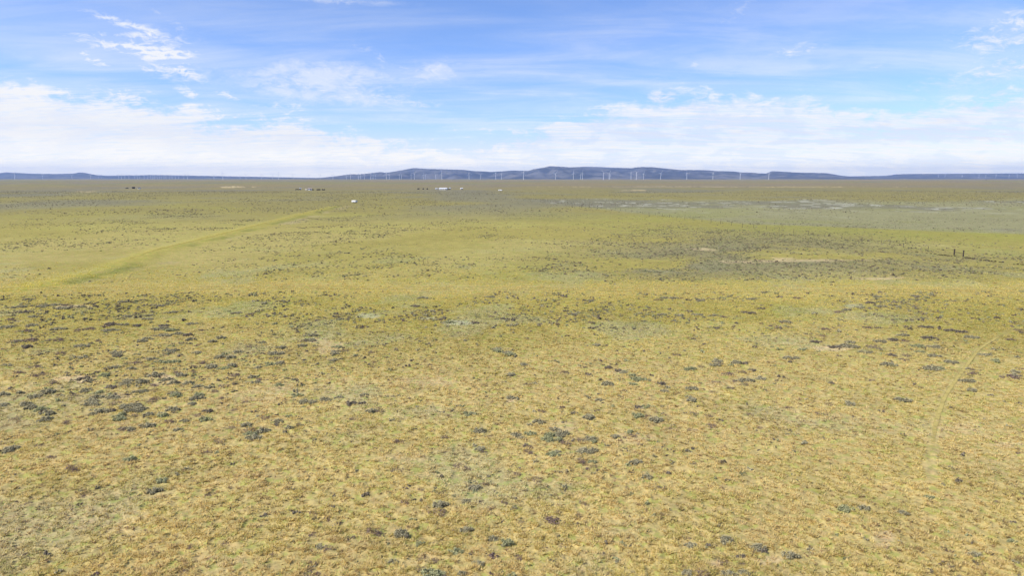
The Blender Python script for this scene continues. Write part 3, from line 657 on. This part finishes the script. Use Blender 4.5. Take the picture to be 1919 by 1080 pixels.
D3 = {(0, 540): "90,100,80,b;145,130,60,d;185,160,50,b;60,175,50,p;30,215,75,b;150,235,80,p;185,205,60,b;255,95,70,b;320,90,50,b;345,105,80,b;370,90,60,p;455,100,60,b;500,85,50,d;510,115,40,b;160,62,50,d;695,75,50,b;905,98,50,b;965,135,60,b;330,225,75,b;300,180,30,p;470,175,40,d;480,225,90,p;440,240,40,p;630,200,70,d;590,215,50,p;620,235,80,b;720,155,60,b;770,165,40,d;830,175,60,b;700,205,50,b;780,210,60,d;840,155,50,b;900,225,90,b;930,210,60,d;960,235,70,g;1000,260,50,b;920,262,80,b;870,270,40,p;800,300,50,b;830,285,60,b;1060,265,50,d;1075,290,55,b;1110,320,50,p;1105,365,50,b;1195,305,45,b;1245,282,50,b;1080,200,60,b;1040,185,40,d;1130,240,40,p;1330,140,60,b;1410,150,50,p;1420,75,40,b;1490,90,40,b;1580,75,50,b;1470,305,55,b;1580,335,50,b;1550,365,80,b;1555,390,60,p;1750,265,70,b;1740,290,70,b;1700,300,50,p;1700,325,50,b;1775,330,40,b;1770,350,35,p;1900,260,40,b;1890,330,60,g;1890,355,60,b;1880,370,50,b;1875,403,50,b;140,290,110,p;100,298,50,b;185,290,50,p;150,335,45,d;310,290,80,p;460,325,70,b;490,325,35,g;550,300,40,p;345,370,60,p;40,435,55,b;20,345,40,p;205,440,60,p;415,395,40,b;470,395,50,b;660,360,70,b;665,380,50,b;960,350,80,b;940,370,50,p;855,400,60,b;900,415,50,g;950,415,70,g;990,415,50,g;1010,385,40,d;640,445,60,b;770,420,60,p;740,455,50,b;815,445,35,p;1085,440,40,p;1140,420,60,p;1240,390,55,b;1295,390,50,b;1340,360,60,b;1260,375,40,g;1185,445,60,b;1255,450,70,g;1300,437,50,b;1455,447,50,b;1400,330,40,p;1440,375,30,p;1525,428,60,g;1570,422,50,b;190,495,55,p;105,475,60,p;250,483,50,p;590,492,50,g;870,492,60,b;905,490,50,b;1000,480,60,p;1020,492,50,b;1085,475,40,p;1320,492,60,p;1420,500,50,b;1430,525,80,b;1460,515,50,p;1545,492,50,p;1610,508,40,p;1640,515,40,b;1690,545,40,d;470,512,50,d;500,523,50,b;300,535,50,p;730,518,70,b;710,535,60,b;800,530,60,b;640,555,70,d;610,560,40,b;690,545,50,b;940,515,60,b;975,535,60,b;860,545,50,p;1060,535,55,b;1115,550,50,b;1180,557,50,b;1210,580,40,p;1250,545,60,p;1275,553,40,p;770,555,40,b;790,580,70,b;860,575,45,p;1030,575,40,p;1570,545,50,g;490,575,60,b;275,585,60,b;240,600,40,b;195,612,60,b;110,595,40,b;55,570,40,d;20,600,60,b;545,590,60,g;550,610,80,b;520,630,70,b;500,650,70,b;540,650,60,b;630,615,60,b;660,620,50,b;640,650,60,p;410,605,50,p;345,608,40,b;325,635,35,g;980,590,70,b;990,607,60,g;880,620,60,p;910,620,40,b;850,635,60,p;1110,615,80,b;1120,600,50,g;1085,625,40,d;1075,650,45,b;1260,615,50,p;1380,640,45,p;1450,630,40,p;1675,600,60,g;1665,580,40,b;1730,635,90,b;1700,640,40,b;1780,635,40,b;1830,625,60,b;1905,613,50,b;150,655,70,b;130,645,40,p;170,675,50,b;15,660,50,b;365,665,40,b;235,685,60,g;265,705,60,b;255,738,60,b;245,700,40,d;520,690,40,b;525,710,45,b;570,690,70,b;620,690,50,d;740,660,100,b;700,672,60,b;760,685,90,b;800,680,50,b;970,682,65,b;670,715,60,g;675,735,60,g;750,720,50,p;835,713,50,b;915,718,60,g;905,705,40,b;1160,740,65,g;1140,725,40,b;1165,693,50,d;1110,710,50,p;950,752,60,p;1035,748,45,b;830,770,70,b;715,785,80,b;680,790,60,p;750,795,50,p;855,805,30,g;1000,797,45,b;885,842,50,p;510,798,40,b;370,755,50,p;325,825,35,g;90,733,50,p;1380,765,60,b;1400,780,40,g;1400,800,60,p;1410,820,70,g;1480,798,70,b;1430,838,80,b;1570,745,55,b;1625,722,45,g;1490,728,60,p;1450,720,40,b;1630,783,55,b;1675,765,40,p;1705,770,40,b;1790,738,30,b;1300,785,50,p;1230,860,60,p;1175,920,45,p;65,900,60,b;35,915,60,b;15,870,60,p;215,880,55,p;1320,680,45,p",
(640, 540): "460,50,75,b;835,46,60,b;930,55,35,b;415,97,60,d;480,112,35,d;520,130,40,b;520,145,30,b;330,160,30,d;560,175,45,d;610,190,60,g;745,193,60,d;590,216,30,b;845,160,45,p;870,175,30,b;1045,103,30,d;1390,68,50,b;1250,45,40,d;1640,93,35,b;1300,145,60,b;1330,140,40,b;1780,60,60,p;1810,50,50,b;1870,50,60,b;1800,145,60,b;1900,150,60,b;965,180,40,d;955,210,50,b;985,205,30,b;960,240,30,d;965,252,40,b;1115,215,35,b;1070,245,30,d;1060,182,30,p;695,295,35,b;985,300,30,p;1040,285,35,p;1265,270,35,p;1400,195,40,p;75,320,40,b;20,350,50,p;75,380,40,g;175,360,50,p;425,347,35,b;520,362,35,d;190,415,50,p;870,340,60,b;885,355,60,g;930,365,60,b;955,375,60,g;975,385,40,b;1030,432,45,b;1028,455,30,d;945,485,60,b;970,480,30,g;1255,475,50,p;1390,487,40,d;1430,320,50,b;1480,325,40,p;1885,375,60,p;1500,452,45,d;1540,435,30,p;1560,465,45,d;1590,475,50,b;1640,492,60,g;1660,508,80,g;1700,515,80,g;1735,520,40,b;1635,540,45,g;1455,520,35,d;1500,535,70,b;1480,545,40,b;1795,538,50,d;1835,560,40,b;1815,580,45,b;1890,590,40,p;1570,605,50,p;1585,577,40,p;1450,630,50,b;1450,600,30,d;800,545,40,p;1050,540,50,p;910,527,30,d;955,615,55,b;980,625,40,b;940,622,30,g;1520,663,40,g;1665,670,50,d;1725,665,60,g;1755,630,40,p;1700,675,40,b;1810,668,35,b;125,600,45,b;50,650,60,d;120,647,50,d;165,690,60,b;215,690,60,p;70,735,50,p;725,705,70,g;740,712,40,b;600,715,40,p;660,663,40,p;1080,688,40,b;1120,690,60,p;1385,725,70,b;1310,700,45,d;1105,750,70,b;1060,770,40,b;1120,755,40,p;1255,757,35,d;775,800,80,b;830,830,50,p;985,820,60,b;1060,818,60,g;1010,840,50,b;1200,795,60,b;1240,810,80,b;1180,825,80,g;1160,850,70,g;1215,850,60,g;1230,825,60,b;1400,850,80,b;1350,850,60,p;1415,862,50,g;1255,870,70,p;1375,905,110,b;1345,915,60,g;1195,930,80,g;1210,915,50,b;1050,885,70,p;1055,920,70,p;740,885,45,b;775,905,60,b;800,918,50,p;575,915,50,p;590,935,40,p;580,840,50,p;325,860,70,p;1535,835,50,b;1615,808,50,g;1640,830,50,p;1770,740,70,b;1790,750,40,b;1725,720,40,p;1860,785,60,p;1855,770,40,b;1680,880,40,p;1660,715,70,g;880,763,40,p",
(1280, 540): "100,65,50,b;380,55,60,b;545,48,40,d;640,50,60,p;1090,45,50,b;1115,100,55,b;1050,80,50,d;1310,42,50,b;80,145,70,b;170,150,50,b;170,183,35,b;230,160,50,p;300,198,30,d;440,110,50,d;370,133,70,d;740,143,45,b;880,130,60,p;920,120,50,b;570,185,70,b;865,243,40,b;1035,218,60,p;880,213,30,d;1265,228,45,d;1240,245,40,p;1235,263,55,b;1365,217,60,d;1500,235,60,d;1440,228,40,d;1560,245,60,d;1620,272,70,b;1180,288,60,d;1240,295,50,p;1110,300,60,b;1380,275,70,d;775,268,45,p;750,300,60,d;800,230,60,p;900,320,80,b;940,305,50,b;850,330,60,d;955,330,60,b;1060,325,80,p;1095,342,45,d;1030,358,70,b;1315,325,70,g;1410,325,85,b;1330,355,60,g;1255,378,50,p;1175,378,50,d;1410,380,65,b;1250,405,50,p;1500,415,60,b;1740,342,45,b;1700,373,70,b;1750,410,50,g;1145,425,70,b;1180,432,50,b;1410,445,100,b;1440,450,60,g;1370,448,50,p;600,388,80,b;680,343,60,g;545,345,40,g;880,382,35,p;950,385,50,p;195,410,60,b;180,430,70,b;215,425,50,p;300,420,60,b;270,440,40,g;350,423,50,d;40,455,70,g;95,440,50,p;15,460,40,b;390,462,50,d;330,472,60,p;255,482,70,p;345,515,90,b;300,520,50,p;375,518,60,b;440,507,60,b;545,502,40,d;525,520,35,d;520,540,30,b;190,532,50,p;95,538,25,d;45,565,75,b;30,612,50,b;45,628,60,b;170,582,50,p;270,562,60,p;345,545,50,p;460,573,40,p;835,540,35,d;1065,522,35,p;1300,545,30,d;1335,560,40,p;1240,628,80,b;1210,620,40,b;940,652,60,b;820,652,50,p;595,672,45,p;690,630,30,b;1600,523,70,b;1620,575,50,b;1720,600,30,d;1620,455,45,p;1630,482,60,p;1870,470,50,b;1845,495,90,p;1870,492,50,b;1895,455,40,p;1890,235,40,p;1905,255,30,d;1840,290,50,p;1880,388,30,b;140,720,50,p;60,705,60,p;20,705,30,d;85,668,25,d;435,783,45,p;370,708,55,p;775,705,60,p;165,770,60,p;50,795,55,p;20,910,40,d;55,905,30,d;110,360,40,g;40,285,40,p;405,338,30,d",
(0, 760): "730,300,65,g;400,355,80,p;295,290,50,p;1055,362,45,b;1080,322,35,p;870,480,70,b;465,500,50,p;270,505,40,p;1180,495,50,p;95,540,30,p;155,548,40,p;1840,630,70,p;1760,605,60,p;1770,720,60,p;1800,785,60,b;1850,805,60,p;1265,768,60,p;1070,797,40,p;1540,835,50,p;1020,930,60,p;1740,895,80,p;1740,950,100,p;1310,945,50,p;915,420,60,g;450,550,35,p",
(640, 760): "650,330,70,p;705,347,60,p;815,395,40,b;810,437,50,p;745,460,70,b;985,380,60,p;950,365,40,p;1090,412,80,p;1105,445,40,p;1085,315,45,b;1410,315,50,g;1350,310,70,p;1420,340,40,p;1420,385,40,b;1655,318,70,b;1715,400,60,b;1720,385,40,g;1800,455,60,p;1610,460,40,p;1630,500,30,g;515,463,40,b;555,485,60,p;445,470,50,p;355,545,60,p;700,535,55,b;775,540,60,p;555,557,80,b;540,600,90,p;845,573,45,p;915,550,50,p;970,582,45,b;1355,550,60,p;1330,618,50,p;270,630,35,d;405,632,45,g;1010,650,45,p;700,698,70,b;640,705,40,p;340,720,80,b;360,738,40,d;180,708,110,p;445,780,50,g;445,745,50,p;380,683,40,p;535,768,40,p;640,815,75,g;690,812,20,d;855,832,30,g;860,745,70,b;925,772,70,g;925,780,50,b;770,885,60,b;290,875,55,b;510,940,120,g;675,948,50,b;435,915,60,p;530,870,60,p;1250,785,60,p;1190,640,120,p;1620,785,30,d;1000,850,70,p;310,355,80,p;455,855,60,p",
(1280, 760): "1390,518,55,g;1780,540,40,p;920,580,70,g;1015,578,60,b;1240,605,50,b;1220,765,35,b;1640,838,55,b;1850,765,50,g;245,753,80,b;425,795,90,b;450,820,50,d;40,780,70,b;20,745,50,p;190,855,60,p;235,878,70,p;325,850,50,d;330,885,50,p;720,810,45,b;605,843,80,b;115,940,90,p;260,945,80,b;350,940,60,b;20,942,60,b;370,355,40,b;335,385,45,g;180,413,25,b"}
SHR = []
for (ox, oy), s in D3.items():
    for it in s.split(';'):
        a, b, c, k = it.split(','); px, py, wp = ox + int(a) / 3, oy + int(b) / 3, int(c) / 3
        py += wp * .13
        x, y = G(px, py); x, y = float(x), float(y)
        SHR.append([px, py, wp, k, x, y, wp / F * math.sqrt(x * x + y * y + H * H)])
SHR.sort(key=lambda q: -q[2])
sage = [q for q in SHR if q[3] != 'p']; lows = [q for q in SHR if q[3] == 'p']
ind = sage[:300] + lows[:200]; rest = sage[300:] + lows[200:]
PROTO = {}
r_ = np.random.default_rng(3)
for k in 'gbdp':
    for wide in (0, 1):
        for v_ in range(5):
            if k == 'p': A = shrub_arrays(r_, k, 300, 14, .028, .20, .9 if not wide else .6, core=False)
            else: A = shrub_arrays(r_, k, 620, 14 if not wide else 19, .026 if not wide else .021, .34 if not wide else .24, .8 if not wide else .6)
            if k == 'p':   # sparse twiggy mat: random radial spread
                pass
            nm = 'sagebrush' if k != 'p' else 'dry_shrub'
            PROTO[(k, wide, v_)] = mesh_np(nm, A[0], A[1], M_leaf, A[2], link=False)
colw = {'g': 'green-grey', 'b': 'grey', 'd': 'dark', 'p': 'purple-brown'}
def area(px, py):
    cc = ['far left', 'left', 'left of centre', 'centre', 'right of centre', 'right', 'far right'][min(6, int(px / 274.2))]
    rws = [(585, 'just below the crossing track'), (625, 'in the second row below the track'), (665, 'in the upper middle'), (705, 'across the middle'), (745, 'below the middle'), (790, 'in the lower middle'), (850, 'in the upper foreground'), (930, 'in the foreground'), (1005, 'in the near foreground'), (2000, 'by the bottom edge')]
    for lim, nm in rws:
        if py < lim: return cc, nm
groups = {}
for q in ind: groups.setdefault(area(q[0], q[1]) + (q[3],), []).append(q)
for key, lst in groups.items():
    lst.sort(key=lambda q: q[0])
    for i, q in enumerate(lst):
        px, py, wp, k, x, y, wm_ = q
        size = 'large' if wp > 22 else ('medium' if wp > 15 else 'small')
        what = 'sagebrush mound' if k != 'p' else 'dry shrub'
        wh = '' if len(lst) == 1 else (', leftmost' if i == 0 else (', rightmost' if i == len(lst) - 1 else ', ' + ordn(i) + ' from left'))
        lab = f'{size} {colw[k]} {what} {key[0]}, {key[1]}{wh}'
        if len(lab.split()) > 16: lab = lab.replace('in the second row below the track', 'in second row below track').replace(size + ' ', '', 1)
        if (px, k) == (640 + 510 / 3, 'g'): lab = 'large green-grey sagebrush cut by the bottom edge of the picture'
        wide = 1 if wm_ > 1.15 else 0
        o = bpy.data.objects.new('sagebrush' if k != 'p' else 'dry_shrub', PROTO[(k, wide, random.randrange(5))]); COL.objects.link(o)
        o.location = (x, y, surf(x, y) + float(micro(np.array([x]), np.array([y]))[0]) - .02)
        o.rotation_euler = (0, 0, random.uniform(-.35, .35) + random.choice((0, math.pi)))
        zs = wm_ * random.uniform(.85, 1.15)
        o.scale = (wm_ * 1.25, wm_ * random.uniform(1.0, 1.4), min(zs, 1.35))
        tag(o, lab, 'sagebrush' if k != 'p' else 'shrub', 'sagebrush dotted over the near grass' if k != 'p' else 'dry purple-brown shrubs in the near grass')

# everything smaller and farther, as one mass
def scatter(name, X_, Y_, Wd, kinds, nleaf, ls, hgt, label, nproto=6, core=True, lumps=4, ys=1.0, bm=1.0):
    VV = []; TT = []; CC = []; off_ = 0
    kinds = np.asarray(kinds)
    protos = {}
    for k in set(kinds.tolist()):
        protos[k] = [shrub_arrays(r_, k, nleaf, lumps, ls, hgt * (.55 if k == 'p' else 1), .8, core and k != 'p') for _ in range(nproto)]
    pid = rng.integers(0, nproto, len(X_)); Zs = height(X_, Y_) + micro(X_, Y_) - .03
    for k in protos:
        for p in range(nproto):
            sel = np.where((kinds == k) & (pid == p))[0]
            if not len(sel): continue
            V, T, C = protos[k][p]; m_ = len(sel)
            an = rng.uniform(0, 6.283, m_); c, s = np.cos(an)[:, None], np.sin(an)[:, None]; w_ = Wd[sel][:, None]
            zsc = np.minimum(w_, 1.3) * rng.uniform(.8, 1.3, m_)[:, None]
            vx = (V[:, 0] * c - V[:, 1] * s) * w_ + X_[sel][:, None]; vy = (V[:, 0] * s + V[:, 1] * c) * w_ * ys + Y_[sel][:, None]
            vz = V[:, 2] * zsc + Zs[sel][:, None]
            VV.append(np.stack([vx, vy, vz], -1).reshape(-1, 3))
            TT.append((T[None] + (np.arange(m_) * len(V))[:, None, None]).reshape(-1, 3) + off_)
            br = bm * rng.uniform(.75, 1.2, m_)[:, None, None]
            CC.append((C[None] * br).reshape(-1, 3)); off_ += m_ * len(V)
    o = mesh_np(name, np.concatenate(VV), np.concatenate(TT), M_leaf, np.concatenate(CC))
    tag(o, label, 'sagebrush', kind='stuff'); return o
rx = np.array([q[4] for q in rest]); ry = np.array([q[5] for q in rest]); rw = np.array([q[6] for q in rest]) * 1.15; rk = [q[3] for q in rest]
# more small ones in the near field
N = 60000
def cand(N, d0, d1):
    y = np.sqrt(rng.uniform(d0 * d0, d1 * d1, N)); x = y * rng.uniform(-.84, .84, N); return x, y
def near_density(px, py, x, y):
    n_ = fbm(x, y, 14, 61, 4)
    D = .03 + 1.0 * ell(px, py, 260, 680, 300, 90) + .36 * ell(px, py, 420, 590, 460, 26) + .32 * ell(px, py, 1250, 585, 420, 34) + .22 * ell(px, py, 1750, 575, 330, 26) + .20 * ell(px, py, 640, 650, 150, 60) \
        + .10 * ell(px, py, 1500, 650, 300, 50) + .05 * ell(px, py, 1050, 850, 300, 140)
    return (D * sst(n_, .34, .62) + .02) * 1.8 * (.25 + 1.3 * sst(vn(x / 2.6, y / 2.6, 63), .4, .75))
x, y = cand(26000, 27, 108); px, py = proj(x, y)
keep = rng.uniform(0, 1, len(x)) < near_density(px, py, x, y) * 1.7
x, y = x[keep], y[keep]; wv = rng.uniform(.16, .45, len(x)) * (1 + .8 * rng.uniform(0, 1, len(x)) ** 3) * (1 + .4 * (y > 80))
kk = rng.choice(['b', 'd', 'd', 'p', 'g'], len(x))
scatter('small_sagebrush', np.concatenate([rx, x]), np.concatenate([ry, y]), np.concatenate([rw, wv]), list(rk) + list(kk), 110, .066, .30, 'small sagebrush tufts sprinkled through the near grass', bm=.85)

def mid_density(x, y):
    z = zones(x, y); n1, n2, n3, n4, n5 = z['n']; px, py = z['px'], z['py']
    patch = fbm(x, y, 22, 71, 4)
    D = .10 * sst(patch, .48, .68)
    D = D + 1.3 * z['sagemid'] + .20 * np.clip(ell(px, py, 1430, 478, 260, 38) + .6 * ell(px, py, 1780, 495, 200, 25), 0, 1)
    D = D + .34 * (ell(px, py, 560, 500, 260, 20) + .7 * ell(px, py, 860, 515, 420, 18) + .8 * ell(px, py, 60, 520, 130, 8) + .6 * ell(px, py, 1300, 515, 500, 12)) * sst(patch, .40, .60)
    D = D + .55 * (ell(px, py, 400, 425, 260, 16) + .8 * ell(px, py, 100, 460, 160, 10) + .8 * ell(px, py, 700, 440, 260, 20) + .5 * ell(px, py, 900, 470, 300, 18)) * sst(patch, .38, .58)
    D = D + .35 * sst(z['t'], 90, 60) * sst(n3 * .5 + patch * .5, .45, .6)
    dc, _ = segd(x, y, CROSS); dl, _ = segd(x, y, LONG)
    D = D * (.3 + 1.25 * sst(vn(x / 4.2, y / 4.2, 75), .38, .72)) * (1 - .8 * ell(px, py, 1797, 468, 60, 14))
    D = D * sst(dc, 4.5, 8) * sst(dl, 4, 10) * (1 - z['lush'] * .85) * (1 - z['bare'])
    return D
x, y = cand(150000, 108, 350)
keep = rng.uniform(0, 1, len(x)) < mid_density(x, y) * 1.15; x, y = x[keep], y[keep]
wv = rng.uniform(.25, .55, len(x)) * (1 + rng.uniform(0, 1, len(x)) ** 4); kk = rng.choice(['b', 'b', 'd', 'p', 'g'], len(x))
scatter('distant_sagebrush', x, y, wv, kk, 22, .13, .26, 'grey sagebrush scattered over the middle distance', lumps=2, bm=.66)
x, y = cand(170000, 350, 1000)
keep = rng.uniform(0, 1, len(x)) < (.12 + sst(fbm(x, y, 70, 81, 4), .46, .62) * .75) * .22; x, y = x[keep], y[keep]
wv = rng.uniform(.5, 1.4, len(x)); kk = rng.choice(['b', 'd', 'b', 'p'], len(x))
scatter('distant_sagebrush', x, y, wv, kk, 8, .22, .26, 'grey sagebrush belts thinning out towards the horizon', lumps=1, bm=.7)
# dark weeds caught along the fence line
tw = [(1718, 472), (1728, 473), (1737, 474), (1745, 475), (1752, 475.5), (1759, 477), (1764, 477.5), (1770, 478.5), (1777, 479), (1783, 480), (1790, 479.5), (1811, 483), (1817, 483.5), (1822, 484.5), (1826, 484.5), (1838, 487), (1845, 488), (1853, 489), (1859, 490), (1866, 490.5), (1874, 491.5), (1879, 491.5), (1901, 495.5), (1908, 495.8), (1915, 496.2), (1924, 497)]
tmesh = [mesh_np('tumbleweed', *((lambda A: (A[0], A[1]))(Aq)), M_leaf, Aq[2] * .30, link=False) for Aq in [shrub_arrays(r_, 'd', 260, 5, .06, .8, .9) for _ in range(4)]]
for i, (a, b) in enumerate(tw):
    x_, y_, z_ = at(a, b); o = bpy.data.objects.new('tumbleweed', tmesh[i % 4]); COL.objects.link(o)
    s = random.uniform(.55, .95); o.location = (x_, y_, z_ - .05); o.scale = (s * 1.1, s * 1.2, s * .5); o.rotation_euler.z = random.uniform(-.4, .4)
    where = 'left of' if a < 1800 else 'right of'
    kk_ = i if a < 1800 else i - 11
    tag(o, f'dark tangled tumbleweed on the fence line {where} the brace posts, {ordn(kk_)} from left', 'tumbleweed', 'tumbleweeds heaped along the fence line')

# lone dark tree on the right horizon
def tree(px, py, hgt):
    x, y = [float(v) for v in G(px, py)]; t_ = empty('tree', (x, y, surf(x, y))); tag(t_, 'lone dark tree on the horizon below the low mesa at far right', 'tree')
    mb = MB().tube((0, 0, -.5), (0, 0, hgt * .45), .5, .3, 8)
    for k in range(5):
        a = k * 1.3; mb.tube((0, 0, hgt * (.25 + .04 * k)), (math.cos(a) * hgt * .3, math.sin(a) * hgt * .3, hgt * (.5 + .05 * k)), .2, .07, 6)
    mb.build('trunk', M_wood, t_)
    V, T, C = shrub_arrays(r_, 'd', 900, 9, .05, .8, .9, False)
    V = V * hgt * 1.1; V[:, 2] += hgt * .22; mesh_np('crown', V, T, M_leaf, C * .35, parent=t_)
tree(1848, 337.6, 8.5)

# ------------------------------------------------------------------ grass tufts in the near field
def grass():
    N = 190000; d0, d1 = 25, 150
    # even cover that thins with distance
    y = d0 + (d1 - d0) * rng.uniform(0, 1, N) ** 1.45; x = y * rng.uniform(-.83, .83, N)
    c, z = gcolor(x, y)
    px, py = z['px'], z['py']; cl = sst(vn(x / .34 + 3.1, y / .34, 12), .25, .8) * .6 + .4 * fbm(x, y, .8, 91, 3)
    dt, _ = segd(x, y, TRAIL)
    keep = (rng.uniform(0, 1, N) < (.25 + .75 * sst(cl, .30, .7)) * (1 - sst(y, 85, 150))) & (rng.uniform(0, 1, N) > z['bare'] * .9) & (dt > .35) & (px > -60) & (px < 1980) & (py < 1120)
    x, y, c = x[keep], y[keep], c[keep]; N = len(x)
    zz_ = height(x, y) + micro(x, y) - .01
    nb = 8
    g = fbm(x, y, 4, 93, 3)
    green = np.clip(sst(g, .40, .62) * .4 + rng.uniform(-.35, .6, N), 0, 1)[:, None]
    col = np.minimum(c * (np.array((1.78, 1.80, 2.15)) * (1 - green) + green * np.array((1.30, 1.42, 1.2))), .85)
    dk = (rng.uniform(0, 1, N) < (.05 + .07 * sst(fbm(x, y, 6, 97, 3), .42, .66)) * (1 - .85 * sst(y, 55, 100)))[:, None]  # darkened tufts: brown grass, and fine tussock shadows painted as colour
    col = np.where(dk, col * np.array((.50, .44, .52)), col)
    col = col * (1.0 + .22 * sst(y, 60, 110))[:, None]; col = col * np.minimum(1, .78 / col.max(1))[:, None]
    hh = rng.uniform(.05, .14, N) * (1 + y / 160); ww = rng.uniform(.09, .20, N) * (1 + y / 120)
    an = rng.uniform(0, 6.283, (N, nb)); sp = rng.uniform(0.2, 1, (N, nb)) * ww[:, None]
    bx = x[:, None] + np.cos(an) * sp * .5; by = y[:, None] + np.sin(an) * sp * .5
    an2 = an + rng.normal(0, .5, (N, nb)); bw = rng.uniform(.012, .030, (N, nb)) * (1 + y[:, None] / 60)
    tx = bx + np.cos(an2) * sp * .9; ty = by + np.sin(an2) * sp * .9; tz = hh[:, None] * rng.uniform(.5, 1.1, (N, nb))
    pxn, pyn = -np.sin(an2) * bw, np.cos(an2) * bw
    z0 = np.broadcast_to(zz_[:, None], bx.shape)
    V = np.stack([np.stack([bx - pxn, by - pyn, z0], -1), np.stack([bx + pxn, by + pyn, z0], -1), np.stack([tx + pxn * .4, ty + pyn * .4, z0 + tz], -1)], 2).reshape(-1, 3)
    T = np.arange(len(V)).reshape(-1, 3)
    br = rng.uniform(.85, 1.2, (N, nb))
    C = np.repeat((col[:, None, :] * br[..., None]).reshape(-1, 3), 3, 0)
    o = mesh_np('grass', V, T, M_grass, C); tag(o, 'straw and green bunch grass covering the near plain', 'grass', kind='stuff')
grass()
